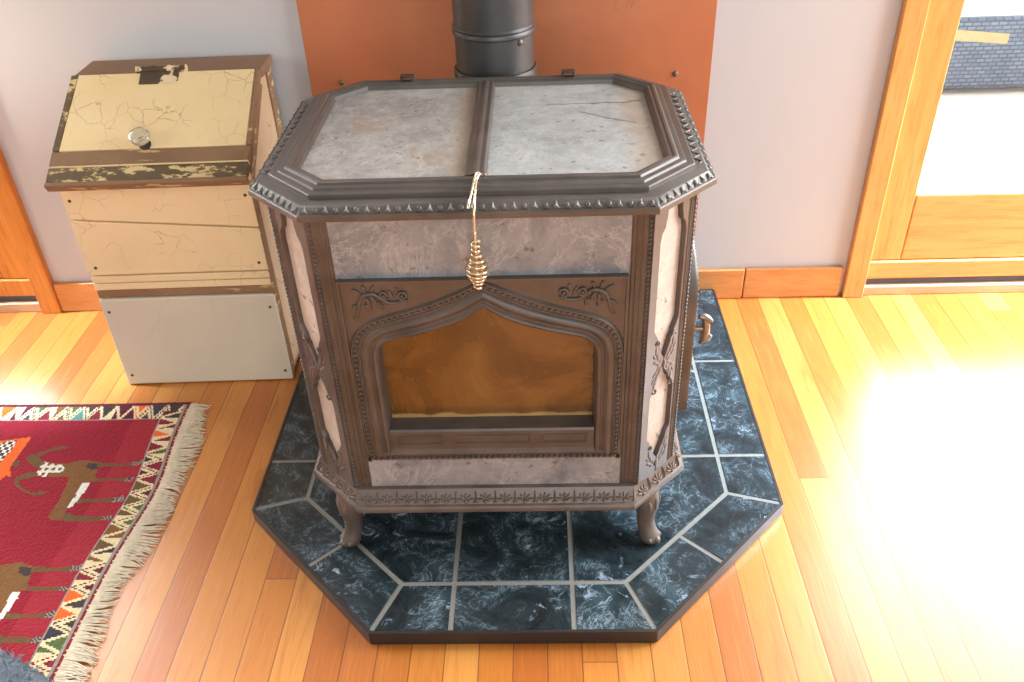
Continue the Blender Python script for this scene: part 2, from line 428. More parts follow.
def inset(poly, d):
    n = len(poly); A = sum(poly[i][0]*poly[(i+1)%n][1]-poly[(i+1)%n][0]*poly[i][1] for i in range(n))
    if A < 0: poly = poly[::-1]
    out = []
    for i in range(n):
        p0, p1, p2 = Vector(poly[i-1]), Vector(poly[i]), Vector(poly[(i+1)%n])
        e1 = (p1-p0).normalized(); e2 = (p2-p1).normalized()
        n1 = Vector((-e1.y, e1.x)); n2 = Vector((-e2.y, e2.x))
        b = n1+n2; b = b/(b.dot(n1)) if b.length > 1e-6 else n1
        out.append(p1 + b*d)
    return [(p.x, p.y) for p in out]
G = .0044
tiles = []
iy0, ic, io = -.339, .215, .413
oy0, ocx, ocy, oo = -.4417, .2734, .2868, .5136
ysp = [-.0172, .3074, PYB]
gx = .104
tiles.append([(-gx, oy0), (gx, oy0), (gx, iy0), (-gx, iy0)])
tiles.append([(-gx, iy0), (gx, iy0), (gx, ysp[0]), (-gx, ysp[0])])
for k in (0, 1): tiles.append([(-gx, ysp[k]), (gx, ysp[k]), (gx, ysp[k+1]), (-gx, ysp[k+1])])
for s in (-1, 1):
    q = lambda L: [(s*x, y) for x, y in L]
    ci, co = (io-ic, iy0), (oo-ocx, oy0); si, so = (io, iy0+ic), (oo, oy0+ocy)
    mi = ((ci[0]+si[0])/2, (ci[1]+si[1])/2); mo = ((co[0]+so[0])/2, (co[1]+so[1])/2)
    tiles.append(q([(gx, oy0), co, ci, (gx, iy0)]))
    tiles.append(q([co, mo, mi, ci])); tiles.append(q([mo, so, si, mi]))
    tiles.append(q([so, (oo, ysp[0]), (io, ysp[0]), si]))
    tiles.append(q([(gx, iy0), ci, si, (io, ysp[0]), (gx, ysp[0])]))
    for k in (0, 1):
        tiles.append(q([(io, ysp[k]), (oo, ysp[k]), (oo, ysp[k+1]), (io, ysp[k+1])]))
        tiles.append(q([(gx, ysp[k]), (io, ysp[k]), (io, ysp[k+1]), (gx, ysp[k+1])]))
m = MB()
for tl in tiles:
    a = inset([(x+PX, y) for x, y in tl], G); b = inset(a, .0005)
    m.loft([[(x,y,.029) for x,y in a], [(x,y,.0305) for x,y in a], [(x,y,.0312) for x,y in b]], True, False, True)
m.build('marble_tiles', TILE, pad, sharp=20)

# ------------------------------------------------------------------ STOVE
ZP = .0312
st = thing('wood_stove', 'brown cast iron and grey soapstone wood stove with arched glass door', 'stove', (0, 0, ZP))
def octo(hw, hd, c, z):
    return [(-hw+c,-hd,z),(hw-c,-hd,z),(hw,-hd+c,z),(hw,hd-c,z),(hw-c,hd,z),(-hw+c,hd,z),(-hw,hd-c,z),(-hw,-hd+c,z)]
def lidring(d, z): return octo(.344-d, .272-d, .093-.586*d, z)
BH, BD, BC = .31, .25, .07
# --- carcass: side, rear and chamfer walls (open front)
def body_pts(o): return octo(BH+o, BD+o, BC+.586*o, 0)
bp = body_pts(-.004)
path = [bp[1], bp[2], bp[3], bp[4], bp[5], bp[6], bp[7], bp[0]]
bpi = body_pts(-.014)
pathi = [bpi[1], bpi[2], bpi[3], bpi[4], bpi[5], bpi[6], bpi[7], bpi[0]]
m = MB().loft([[(x,y,.18) for x,y,_ in path], [(x,y,.716) for x,y,_ in path], [(x,y,.716) for x,y,_ in pathi], [(x,y,.18) for x,y,_ in pathi]], False)
m.prism([(x, y) for x, y, _ in bpi], .176, .186)
m.prism([(x, y) for x, y, _ in bpi], .700, .714)
m.build('stove_body', IRON, st)
# firebox interior
m = MB()
m.box((-.215,-.03,.27), (-.07,-.015,.66)); m.box((-.066,-.03,.27), (.078,-.015,.66)); m.box((.082,-.03,.27), (.215,-.015,.66))
m.box((-.225,-.205,.27), (-.215,-.015,.66)); m.box((.215,-.205,.27), (.225,-.015,.66))
m.build('firebrick_lining', BRICK, st)
MB().box((-.214,-.21,.285), (.214,-.031,.315)).build('ash_bed', ASH, st, bevel=.008)
# --- stone panels on the front
m = MB().box((-.2155,-.2545,.607), (.2155,-.232,.712)); m.build('front_stone', STONE_F, st)
m = MB().box((-.2155,-.2535,.186), (.2155,-.232,.257)); m.build('lower_stone', STONE_F, st)
# --- base skirt
def sk(hwid, c, dz): return octo(BH+hwid, BD+hwid+.003, c, dz)
rings = [sk(o_, .07+.97*o_, z_) for o_, z_ in ((.012,.1495),(.028,.149),(.0295,.1515),(.029,.158),(.026,.1612),(.022,.1625),(.009,.1845),(.0075,.1865),(.003,.1880),(-.02,.1885))]
bs = MB().loft(rings, True, True, True).build('base_skirt', IRON_B, st, sharp=28)

def edge_frames(r0, r1, edges, pitch, margin=.012):
    """frames spread along ring edges: origin, along, up-slope, outward"""
    out = []
    for e in edges:
        a0, a1 = Vector(r0[e]), Vector(r0[(e+1) % 8]); b0, b1 = Vector(r1[e]), Vector(r1[(e+1) % 8])
        A = (a0+b0)/2; B = (a1+b1)/2; t = (B-A).normalized()
        mid0 = (a0+a1)/2; mid1 = (b0+b1)/2; u = (mid1-mid0); h = u.length; u.normalize()
        u = (u - t*u.dot(t)).normalized(); nn = t.cross(u); 
        L = (B-A).length; n = max(1, round((L-2*margin*.4)/pitch))
        for k in range(n): out.append((A + t*(L*(k+.5)/n), t, u, nn, h, k, L/n))
    return out
# shell-and-rib frieze on the skirt
m = MB()
for (o, t, u, n, h, k, w) in edge_frames(rings[5], rings[6], [0,1,7,2,6], .0345):
    if n.dot(Vector((o.x, o.y, 0))) < 0: n = -n
    for i in range(5):
        a = PI*(.5 + (i-2)*.19); dr = t*math.cos(a) + u*math.sin(a)
        c = o - u*.0085 + dr*.0085
        m.ell(c, dr*.0080, (dr.cross(n))*.0026, n*.0034, 6, 4)
    m.ell(o - u*.0085, t*.0040, u*.0038, n*.0048, 6, 4)
    # rib with flared foot
    r0 = o + t*(w*.5)
    m.add([r0-t*.0011+u*.010, r0+t*.0011+u*.010, r0+t*.0022-u*.006, r0+t*.006-u*.0105, r0-t*.006-u*.0105, r0-t*.0022-u*.006] +
          [r0+u*.010+n*.003, r0-u*.004+n*.0042, r0-u*.0105+n*.002],
          [(0,6,1),(1,6,7,2),(2,7,8,3),(0,5,7,6),(5,4,8,7)])
m.build('shell_frieze', IRON_B, bs, sharp=50)
# --- legs: cabriole with leaf knee
def leg(sx, sy):
    d = Vector((sx*.7, sy*.714, 0)).normalized(); s = Vector((-d.y, d.x, 0))
    o = Vector((sx*.262, sy*.222, 0))
    # (offset outward, z, radius across, radius along)
    prof = [(.004,.153,.026,.024),(.006,.140,.026,.025),(.009,.125,.023,.023),(.011,.108,.020,.021),(.010,.090,.0165,.0175),(.010,.072,.0155,.016),(.014,.056,.0165,.0175),(.019,.046,.0185,.0205),(.022,.038,.019,.021),(.022,.0335,.0165,.019)]
    rings = [[o + d*(a + rb*math.cos(2*PI*k/14)) + s*(ra*math.sin(2*PI*k/14)) + Vector((0,0,z - (0.001 if i==9 else 0))) for k in range(14)] for i, (a, z, ra, rb) in enumerate(prof)]
    mm = MB().loft(rings, True, True, True)
    lg = mm.build('leg', IRON_B, st, sharp=60)
    lf = MB()
    for j, (dz, w) in enumerate(((.0, .0), (-.004, .011), (-.004, -.011))):
        c = o + d*(.030 - abs(w)*.35) + s*w + Vector((0,0,.126+dz))
        lf.ell(c, s*.005, Vector((0,0,1))*.017 + s*w*.3, d*.0042, 8, 6)
    lf.build('leaf_ornament', IRON_B, lg, sharp=60)
    for w, a, r in ((-.0125,.031,.0055),(.0125,.031,.0055),(0,.039,.0072)):
        cl = MB().ell(o + d*a + s*w + Vector((0,0,.0405)), s*r, d*.0075, Vector((0,0,.0065)), 8, 6); cl.build('claw', IRON_B, lg, sharp=60)
for sx, sy in ((-1,-1),(1,-1),(1,1),(-1,1)): leg(sx, sy)

# --- corner pilasters + rope bead (front)
def reeds(mb, o, t, n, us, r, z0, z1):
    for u in us:
        p = Vector(o) + Vector(t)*u
        mb.tube([p + Vector((0,0,z0)), p + Vector((0,0,z1))], r, 8)
for sx in (-1, 1):
    m = MB()
    m.box((min(sx*.2155, sx*.2405), -.2530, .186), (max(sx*.2155, sx*.2405), -.236, .714))
    for xx, r in ((.2185,.0022),(.2255,.0028),(.2325,.0022)):
        m.tube([(sx*xx, -.2519, .187), (sx*xx, -.2519, .713)], r, 10)
    p = m.build('corner_pilaster', IRON, st)
    m = MB()
    c = Vector((sx*.2425, -.2520, 0))
    z = .192; k = 0
    tt = Vector((sx*.92, .38, 0)); nn = Vector((sx*.38, -.92, 0))
    while z < .708:
        up = (Vector((0,0,1))*.0042 + tt*.0026)
        m.ell(c + Vector((0,0,z)), tt*.0032 - Vector((0,0,.0008)), up*1.15, nn*.0042, 6, 4); z += .0074
    m.build('rope_bead', IRON, p, sharp=60)

# --- angled corner panels with pierced gothic frame
def half(z, pts):
    for (z0, w0), (z1, w1) in zip(pts, pts[1:]):
        if z0 <= z <= z1: return w0 + (w1-w0)*(z-z0)/(z1-z0)
    return 0.
UP = [(.436,0),(.441,.004),(.452,.008),(.462,.0125),(.468,.0125),(.472,.018),(.482,.019),(.492,.025),(.50,.029),(.655,.029),(.668,.026),(.676,.019),(.684,.018),(.692,.016),(.7145,.015)]
LO = [(.222,0),(.227,.004),(.238,.009),(.246,.014),(.252,.0145),(.256,.020),(.266,.021),(.276,.029),(.366,.029),(.376,.023),(.386,.020),(.390,.0145),(.398,.012),(.407,.006),(.413,0)]
zs = sorted(set([.187,.714] + [z for z, _ in UP+LO] + [.187+.01*i for i in range(53)]))
for sx in (-1, 1):
    P0 = Vector((sx*.243, -.252, 0)); P1 = Vector((sx*.312, -.183, 0))
    t = (P1-P0).normalized(); n = Vector((sx*.7071, -.7071, 0)); Lc = (P1-P0).length
    cp = MB()
    uc = .0460
    def at(u, z, o): return P0 + t*u + n*o + Vector((0,0,z))
    OB, OF = -.003, .007
    for side in (-1, 1):
        ue = -.001 if side < 0 else .078
        grid = []
        for z in zs:
            w = half(z, UP) if z > .42 else half(z, LO)
            ui = uc + side*w
            grid.append([at(ue, z, OB), at(ue, z, OF), at(ui - side*(-.0015), z, OF), at(ui, z, OF-.002), at(ui, z, OB)])
        cp.loft(grid, False)
    cp.obox(P0, t, (0,0,1), n, (.078, .187, -.006), (Lc, .713, .004))
    for u, r in ((.081,.0022),(.0855,.0026),(.0905,.0022)):
        p = P0 + t*u + n*.004; cp.tube([p + Vector((0,0,.188)), p + Vector((0,0,.712))], r, 8)
    frame = cp.build('corner_panel', IRON, st, sharp=40)
    m = MB().obox(P0, t, (0,0,1), n, (.008, .20, -.006), (.080, .712, -.0015))
    sp = m.build('side_stone', STONE_S, frame); sp['label'] = 'pale soapstone inset'
    m = MB(); z = .192
    c = P0 + t*(Lc-.0015) + n*.004
    while z < .708:
        m.ell(c + Vector((0,0,z)), t*.0028, Vector((0,0,.0040)) + t*.002, n*.0036, 6, 4); z += .0074
    m.build('rope_bead', IRON, frame, sharp=60)
    # leaf carving in the spandrels
    U = Vector((0,0,1))
    for (zc, sgs) in ((.424, (1,-1)), (.206, (1,))):
        m = MB()
        for sg in sgs:
            for s2 in (-1, 1):
                # two curling leaves climbing the rail beside the opening
                for (du, dz, an, ln, wd) in ((.009,.010,.5,.010,.0040),(.016,.020,.25,.011,.0042),(.0215,.034,.1,.011,.0036),(.022,.012,.9,.008,.0036),(.0255,.024,.6,.007,.0030),(.013,.004,1.2,.007,.0034)):
                    dr = t*(s2*math.sin(an)) + U*(sg*math.cos(an)); c = at(uc + s2*du, zc + sg*dz, OF-.0004)
                    m.ell(c, dr*ln, dr.cross(n)*wd, n*.0015, 8, 5)
                sw = [at(uc + s2*(.019 + .0058*(1-i/16)*math.cos(i*.45)), zc + sg*(.047 + .0058*(1-i/16)*math.sin(i*.45)), OF+.0004) for i in range(14)]
                m.tube(sw, [.0018*(1-.4*i/13) for i in range(14)], 6)
        if len(sgs) == 2: m.ell(at(uc, zc, OF), t*.005, U*.009, n*.0028, 10, 6)
        else: m.ell(at(uc, zc+.002, OF), t*.0065, U*.008, n*.0025, 10, 6)
        m.build('leaf_carving', IRON, frame, sharp=60)

# --- ogee arch door with moulding: used on the front and on the right side
IN = [(0,.562),(.03,.541),(.06,.5275),(.095,.5165),(.127,.509),(.150,.5025),(.163,.491),(.168,.475),(.1685,.45),(.1685,.38),(.1685,.33),(.1685,.274)]
OU = [(0,.606),(.035,.588),(.07,.5725),(.105,.560),(.14,.550),(.170,.539),(.192,.523),(.204,.501),(.2085,.47),(.2085,.38),(.2085,.33),(.2085,.268)]
def crom(P, n):
    out = []
    for i in range(len(P)-1):
        p0 = P[max(i-1,0)]; p1 = P[i]; p2 = P[i+1]; p3 = P[min(i+2, len(P)-1)]
        for k in range(n):
            s = k/n
            out.append(tuple(.5*((2*b)+(-a+c)*s+(2*a-5*b+4*c-d)*s*s+(-a+3*b-3*c+d)*s**3) for a,b,c,d in zip(p0,p1,p2,p3)))
    out.append(P[-1]); return out
INs, OUs = crom(IN, 5), crom(OU, 5)
PROF = [(-.06,-.030),(0,-.026),(0,-.002),(.03,.003),(.10,.0062),(.16,.0066),(.22,.0052),(.26,.003),(.32,.0028),(.40,.0056),(.50,.0076),(.58,.0070),(.66,.0054),(.70,.0032),(.735,.0034),(.77,.0048),(.80,.0046),(.83,.0030),(.97,.0030),(.99,.0048),(1.03,.0048),(1.07,.002),(1.10,.0)]
def arch_mold(mb, pos, prof=PROF):
    for sg in (-1, 1):
        grid = []
        for (a, b), (c, d) in zip(INs, OUs):
            row = []
            for tt, o in prof:
                row.append(pos(sg*max(0, a+(c-a)*tt), b+(d-b)*tt, o))
            grid.append(row)
        mb.loft(grid, False)
def beads(mb, pos, nvec, pitch=.0094, r=.0028, ts=.90, zlow=.2630):
    for sg in (-1, 1):
        pts = [Vector((sg*(a+(c-a)*ts), b+(d-b)*ts)) for (a,b),(c,d) in zip(INs, OUs)]
        pts.append(Vector((sg*(.2045), zlow)))
        if sg > 0: pts.append(Vector((-.204, zlow)))
        acc = pitch*.5
        for p, q in zip(pts, pts[1:]):
            L = (q-p).length
            if L < 1e-6: continue
            while acc < L:
                w = p + (q-p)*(acc/L); c = pos(w.x, w.y, .0040)
                mb.ell(c, nvec[0]*r, nvec[1]*r, nvec[2]*(r*1.15), 6, 4); acc += pitch
            acc -= L
DY = -.262
fpos = lambda u, z, o: Vector((u, DY - o, z))
fd = MB()
arch_mold(fd, fpos)
# flat spandrel plate from moulding to the rectangle
ZT, XO = .6085, .2125
for sg in (-1, 1):
    g0 = []
    for (a, b), (c, d) in zip(INs, OUs):
        px, pz = a+(c-a)*1.08, b+(d-b)*1.08
        if pz > .54: q = (px*XO/.185 if px < .185 else XO, ZT); q = (min(q[0], XO), ZT)
        else: q = (XO, max(pz, .2))
        q = (min(XO, q[0]), q[1])
        g0.append([fpos(sg*px, min(pz, ZT), 0), fpos(sg*q[0], q[1] if q[1] > pz else pz, 0)])
    fd.loft(g0, False)
fd.box((-.2125,-.2621,.548),(-.178,-.2525,.6085)); fd.box((.178,-.2621,.548),(.2125,-.2525,.6085))
# slab edge + rims
fd.box((-.214, -.2625, .254), (-.206, -.236, .6105)); fd.box((.206, -.2625, .254), (.214, -.236, .6105)); fd.box((-.214, -.2625, .6055), (.214, -.236, .6115))
fd.box((-.2145,-.2665,.300),(-.2110,-.2615,.6115)); fd.box((.2110,-.2665,.300),(.2145,-.2615,.6115)); fd.box((-.2145,-.2668,.6085),(.2145,-.2615,.6125))
door = fd.build('front_door', IRON, st, sharp=32)
# sill block with three sunk panels, ledge and bottom bead band
m = MB()
S = .1685
m.add([(-S,-.234,.3265),(S,-.234,.3265),(S,-.262,.3235),(-S,-.262,.3235),(S,-.2645,.320),(-S,-.2645,.320)], [(0,1,2,3),(3,2,4,5)])
rects = [(-.158,-.080),(-.064,.066),(.082,.158)]
xs = [-S] + [v for r in rects for v in r] + [S]
zt, z1, z0, zb = .320, .313, .292, .283
YF = -.2645
def q4(x0,x1,za,zb_): m.add([(x0,YF,za),(x1,YF,za),(x1,YF,zb_),(x0,YF,zb_)], [(0,1,2,3)])
q4(-S,S,z1,zt); q4(-S,S,zb,z0)
for i in range(0, 8, 2): q4(xs[i], xs[i+1], z0, z1)
for x0, x1 in rects:
    b = .0045; d = .0006
    o4 = [(x0,YF,z0),(x1,YF,z0),(x1,YF,z1),(x0,YF,z1)]
    r4 = [(x0+.001,YF-.002,z0+.001),(x1-.001,YF-.002,z0+.001),(x1-.001,YF-.002,z1-.001),(x0+.001,YF-.002,z1-.001)]
    r5 = [(x0+.003,YF-.002,z0+.003),(x1-.003,YF-.002,z0+.003),(x1-.003,YF-.002,z1-.003),(x0+.003,YF-.002,z1-.003)]
    i4 = [(x0+b,YF+d,z0+b),(x1-b,YF+d,z0+b),(x1-b,YF+d,z1-b),(x0+b,YF+d,z1-b)]
    m.loft([o4, r4, r5, i4], True, False, True)
m.add([(-S,YF,zb),(S,YF,zb),(.178,-.2655,.279),(-.178,-.2655,.279),(.186,-.2675,.2735),(-.186,-.2675,.2735),(.19,-.266,.2695),(-.19,-.266,.2695),(.21,-.2625,.2675),(-.21,-.2625,.2675),(.2125,-.2625,.2575),(-.2125,-.2625,.2575),(.2125,-.236,.2565),(-.2125,-.236,.2565)],
      [(0,1,2,3),(3,2,4,5),(5,4,6,7),(7,6,8,9),(9,8,10,11),(11,10,12,13)])
m.add([(-S,-.2645,.32),(-S,-.2645,.283),(-.178,-.2655,.279),(-.186,-.2675,.2735),(-.19,-.262,.2735)], [(0,1,2,3,4)])
m.build('door_sill', IRON, door, sharp=25)
m = MB(); beads(m, fpos, (Vector((1,0,0)), Vector((0,0,1)), Vector((0,-1,0)))); m.build('bead_trim', IRON, door, sharp=80)
# glass pane
m = MB()
pane = [(x*1.03, z+.004) for x, z in INs if z > .34]
poly = [(-x, z) for x, z in pane[::-1]] + [(x, z) for x, z in pane[1:]]
poly = [(-.1735,.322)] + poly + [(.1735,.322)]
m.loft([[(x,-.2335,z) for x,z in poly], [(x,-.2295,z) for x,z in poly]], True, True, True)
g = m.build('glass_pane', FGLASS, door, smooth=False); g['label'] = 'smoke-browned fire glass'
# acanthus scrolls
def scroll(sg):
    m = MB()
    def W(a, b, o=.0): return Vector((sg*a, DY - o, b))
    def curl(cx, cz, r, turns, a0, dirn, w=.0032, steps=26):
        P = []; R = []
        for i in range(steps+1):
            s = i/steps; ph = a0 + dirn*turns*2*PI*s; rr = r*(1-.82*s)
            P.append(W(cx + rr*math.cos(ph), cz + rr*math.sin(ph), .0015+.0025*s)); R.append(w*(1-.35*s))
        m.tube(P, R, 6); m.ell(P[-1], W(1,0)-W(0,0), W(0,1)-W(0,0), W(0,0,1)-W(0,0), 4, 3) if False else None
        m.ell(P[-1], Vector((.003,0,0)), Vector((0,0,.003)), Vector((0,-.003,0)), 8, 5)
    curl(.118,.586,.0085,1.35,-1.9,1,.0026)
    curl(.146,.588,.0075,1.2,-2.2,1,.0026)
    # stem
    stem = crom([(.112,.578),(.128,.574),(.142,.5745),(.152,.582),(.163,.590),(.176,.587),(.184,.577),(.187,.563),(.192,.550),(.196,.546)], 5)
    m.tube([W(a, b, .0015) for a, b in stem], [.0018+.0016*math.sin(PI*i/(len(stem)-1)) for i in range(len(stem))], 6)
    for (a, b, an, L, wd) in ((.166,.584,-2.2,.009,.0035),(.172,.580,-1.7,.011,.0036),(.180,.582,-1.2,.010,.0034),(.182,.590,.6,.009,.003),(.174,.593,1.3,.008,.003),(.164,.594,1.9,.007,.0028),(.186,.570,-.3,.008,.003),(.176,.570,-2.4,.008,.003),(.155,.574,-2.0,.008,.0028),(.134,.583,1.2,.009,.0028),(.128,.590,1.7,.007,.0026)):
        d = Vector((sg*math.cos(an), 0, math.sin(an))); p = Vector((-d.z, 0, d.x))
        m.ell(W(a, b, .001) + d*L*.6, d*L, p*wd, Vector((0,-.0026,0)), 8, 5)
    m.build('scroll_ornament', IRON, door, sharp=70)
scroll(-1); scroll(1)

# --- right side: plain iron wall with arched loading door and latch (left side: stone panel)
kx = .70
spos = lambda u, z, o: Vector((BH + .026 + o, u*kx, z))
sd = MB()
prof2 = [(0,-.028)] + [(t, o) for t, o in PROF[2:]] + [(1.10,-.030)]
arch_mold(sd, spos, prof2)
pl = [(x, z) for x, z in INs]
poly = [(-x, z) for x, z in pl[::-1]] + pl[1:]
sd.loft([[spos(x, z, -.026) for x, z in poly], [spos(x, z, -.002) for x, z in poly]], True, True, True)
sd.box((BH-.002, -.149, .262), (BH+.030, .149, .282))
sdo = sd.build('side_door', IRON, st, sharp=32)
m = MB(); beads(m, spos, (Vector((0,1,0)), Vector((0,0,1)), Vector((1,0,0)))); m.build('bead_trim', IRON, sdo, sharp=80)
hx, hy, hz = .366, -.10, .405
m = MB().tube([(BH+.02, hy, hz), (BH+.035, hy, hz), (hx, hy, hz)], [.009,.006,.0055], 10)
m.tube([(hx, hy, hz-.026), (hx+.001, hy, hz-.018), (hx+.003, hy, hz-.006), (hx+.003, hy, hz+.008), (hx, hy, hz+.02)], [.005,.0065,.0085,.0075,.006], 10)
m.tube([(hx-.010, hy-.002, hz+.026), (hx-.003, hy, hz+.0245), (hx+.005, hy, hz+.020), (hx+.012, hy, hz+.0125)], [.004,.0068,.0066,.0045], 10)
m.tube([(hx-.006, hy, hz-.030), (hx, hy, hz-.027), (hx+.008, hy, hz-.022), (hx+.013, hy, hz-.014)], [.004,.0065,.006,.004], 10)
lt = m.build('latch_handle', LATCH, sdo, sharp=60); lt['label'] = 'shiny turned latch handle'
MB().box((-BH-.004, -.15, .22), (-BH+.006, .15, .69)).build('left_side_stone', STONE_F, st)

# --- lid
LP = [(.034,.706),(.022,.7125),(.001,.713),(0,.714),(0,.7215),(.002,.7232),(.004,.7236),(.0125,.7318),(.0145,.7326),(.029,.7338),(.0305,.7345),(.0308,.7400),(.0325,.7412),(.043,.7416),(.0445,.7446),(.046,.7450),(.0525,.7452),(.0545,.7480),(.057,.7492),(.060,.7490),(.063,.7470),(.0665,.7476),(.069,.7464),(.072,.7430),(.0735,.7345)]
lr = [lidring(d, z) for d, z in LP]
lid = MB().loft(lr, True).build('lid_frame', IRON, st, sharp=24)
# mullion
m = MB()
def mull(xc, xh):
    prof = [(-.0165,.7355),(-.0155,.743),(-.013,.7468),(-.010,.7474),(-.007,.7466),(-.0045,.7476),(-.0015,.7492),(.0015,.7492),(.0045,.7476),(.007,.7466),(.010,.7474),(.013,.7468),(.0155,.743),(.0165,.7355)]
    return [(xc + a, xh, z) for a, z in prof]
m.loft([mull(-.006, -.2005), mull(-.006, .2005)], False); m.build('center_bar', IRON, lid, sharp=30)
# hook eye in front of the mullion
m = MB().lathe([(.0055,0),(.0055,.003),(.0035,.005),(.001,.006)], (.008,-.207,.7475), (0,0,1), 12); m.build('lid_stud', SCREW, lid)
# egg and dart
m = MB()
for (o, t, u, n, h, k, w) in edge_frames(lr[6], lr[7], [0,1,2,6,7], .0142):
    if n.z < 0: n = -n
    if k % 2:
        m.ell(o - u*.0005, t*.0040, u*.0052, n*.0030, 8, 5)
        m.ell(o - u*.0045 + t*.004, t*.0016, u*.0016, n*.0022, 6, 4); m.ell(o - u*.0045 - t*.004, t*.0016, u*.0016, n*.0022, 6, 4)
    else:
        m.add([o+u*.0072+n*.0004, o+t*.0030-u*.001+n*.0004, o+t*.0052-u*.0048+n*.0004, o-u*.0062+n*.0004, o-t*.0052-u*.0048+n*.0004, o-t*.0030-u*.001+n*.0004, o-u*.002+n*.0036],
              [(0,1,6),(1,2,6),(2,3,6),(3,4,6),(4,5,6),(5,0,6)])
m.build('egg_and_dart_band', IRON, lid, sharp=50)
# vine band on the upper side steps (right and left edges)
for sx in (-1, 1):
    m = MB(); P = []
    for i in range(97):
        y = -.15 + .30*i/96
        P.append((sx*(.344-.0225 + .005*math.sin(i*.8)), y, .7337))
    m.tube(P, .0012, 5)
    for i in range(2, 96, 4):
        m.ell(P[i], Vector((.0035,0,0)), Vector((0,.0022,0)), Vector((0,0,.0012)), 6, 4)
    m.build('vine_relief', IRON, lid, sharp=60)
# top stones
ri = lidring(.0730, .7362)
def clip(poly, sgn, xc):
    out = []
    n = len(poly)
    for i in range(n):
        a, b = poly[i], poly[(i+1)%n]
        ia, ib = sgn*(a[0]-xc) > 0, sgn*(b[0]-xc) > 0
        if ia: out.append((a[0], a[1]))
        if ia != ib:
            s = (xc-a[0])/(b[0]-a[0]); out.append((xc, a[1]+(b[1]-a[1])*s))
    return out
MB().prism(clip(ri, -1, -.0215), .728, .7362).build('top_stone', STONE_T, lid)
o = MB().prism(clip(ri, 1, .0095), .728, .7362).build('top_stone', STONE_T2, lid); o['label'] = 'soapstone with a dark crack line'
MB().prism([(x, y) for x, y, _ in lidring(.03, 0)], .7145, .7275).build('lid_plate', IRON_D, lid)
# flue collar + hinge lugs
m = MB().lathe([(.070,.690),(.080,.690),(.080,.733),(.078,.736),(.070,.736)], (.006,.325,0), (0,0,1), 40); m.box((-.07,.235,.69),(.088,.30,.705)); m.build('flue_collar', IRON_D, st)
for x in (-.150, .142):
    m = MB().box((x-.012, .206, .742), (x-.008, .222, .757)); m.box((x+.008, .206, .742), (x+.012, .222, .757)); m.box((x-.012,.206,.754),(x+.012,.222,.758)); m.box((x-.012,.214,.736),(x+.012,.222,.746))
    m.build('hinge_lug', IRON_D, st, bevel=.001)

# ------------------------------------------------------------------ stove pipe
pp = thing('stove_pipe', 'grey metal stove pipe rising behind the stove top', 'pipe', (.006, .325, .7365))
R = .0748
m = MB().lathe([(R,.7365),(R,.802),(R-.004,.803),(R-.004,.801)], (.006,.325,0), (0,0,1), 48); m.build('lower_pipe', PIPE, pp)
m = MB().lathe([(R+.001,.800),(R+.0035,.802),(R+.004,.806),(R+.002,.810),(R+.0035,.814),(R+.001,.818),(R-.002,.818),(R-.002,.8)], (.006,.325,0), (0,0,1), 48); m.build('crimp_ring', PIPE, pp)
m = MB().lathe([(R+.0005,.815),(R+.0005,1.9),(R-.002,1.9),(R-.002,.815)], (.006,.325,0), (0,0,1), 48); m.build('upper_pipe', PIPE, pp)
a = math.radians(-48)
m = MB().lathe([(.0055,0),(.0055,.002),(.003,.004),(.0005,.0045)], (.006+R*math.cos(a), .325+R*math.sin(a), .793), (math.cos(a), math.sin(a), 0), 10); m.build('screw', SCREW, pp)

# ------------------------------------------------------------------ coil handle hanging on the lid
ch = thing('coil_handle', 'brass wire spring handle hanging from the front of the stove lid', 'handle', (-.003, -.285, .615))
m = MB()
wire = crom([(.004,-.212,.7535),(.0015,-.218,.7545),(-.001,-.225,.7505),(-.002,-.246,.7465),(-.003,-.268,.738),(-.0035,-.279,.727),(-.004,-.282,.712),(-.004,-.284,.700),(-.0035,-.286,.690),(-.0035,-.290,.62)], 5)
m.tube(wire, .0019, 7)
tail = crom([(.004,-.212,.7535),(-.002,-.214,.7552),(-.004,-.2245,.7522),(-.006,-.246,.748),(-.009,-.268,.741),(-.0115,-.277,.732)], 5)
m.tube(tail, .0019, 7)
m.build('wire_hook', BRASS, ch, sharp=60)
m = MB(); P = []
turns = 10; N = 240
for i in range(N+1):
    s = i/N
    z = .688 - .075*s
    # radius profile: narrow, swelling to the belly, narrow again
    pr = [(0,.0052),(.24,.0058),(.38,.0100),(.58,.0160),(.68,.0150),(.86,.0075),(1,.0045)]
    r = next(a[1]+(b[1]-a[1])*(s-a[0])/(b[0]-a[0]) for a, b in zip(pr, pr[1:]) if s <= b[0]+1e-9)
    ph = 2*PI*turns*s
    P.append((-.0035 + r*math.cos(ph), -.2895 + r*math.sin(ph), z))
m.tube(P, .0021, 7); m.build('coil', BRASS, ch, sharp=60)

# ------------------------------------------------------------------ old painted kindling box
kb = thing('kindling_box', 'old cream painted wooden box with slanted lid left of the stove', 'box', (-.712, .298, 0), .0244)
L = True
ZS, ZT2, YT, YB = .531, .676, .213, .316    # lid foot height, top height, lid top y, back y
def side(x0, x1, mat, name):
    prof = [(0.018,.006),(0.018,ZS-.006),(YT+.004,ZT2-.016),(YB,ZT2-.016),(YB,.006)]
    MB().loft([[(x0,y,z) for y,z in prof],[(x1,y,z) for y,z in prof]], True, True, True).build(name, mat, kb, L, bevel=.002)
side(.180, .196, P_SIDE, 'side_board'); side(-.198, -.184, P_SIDE, 'side_board')
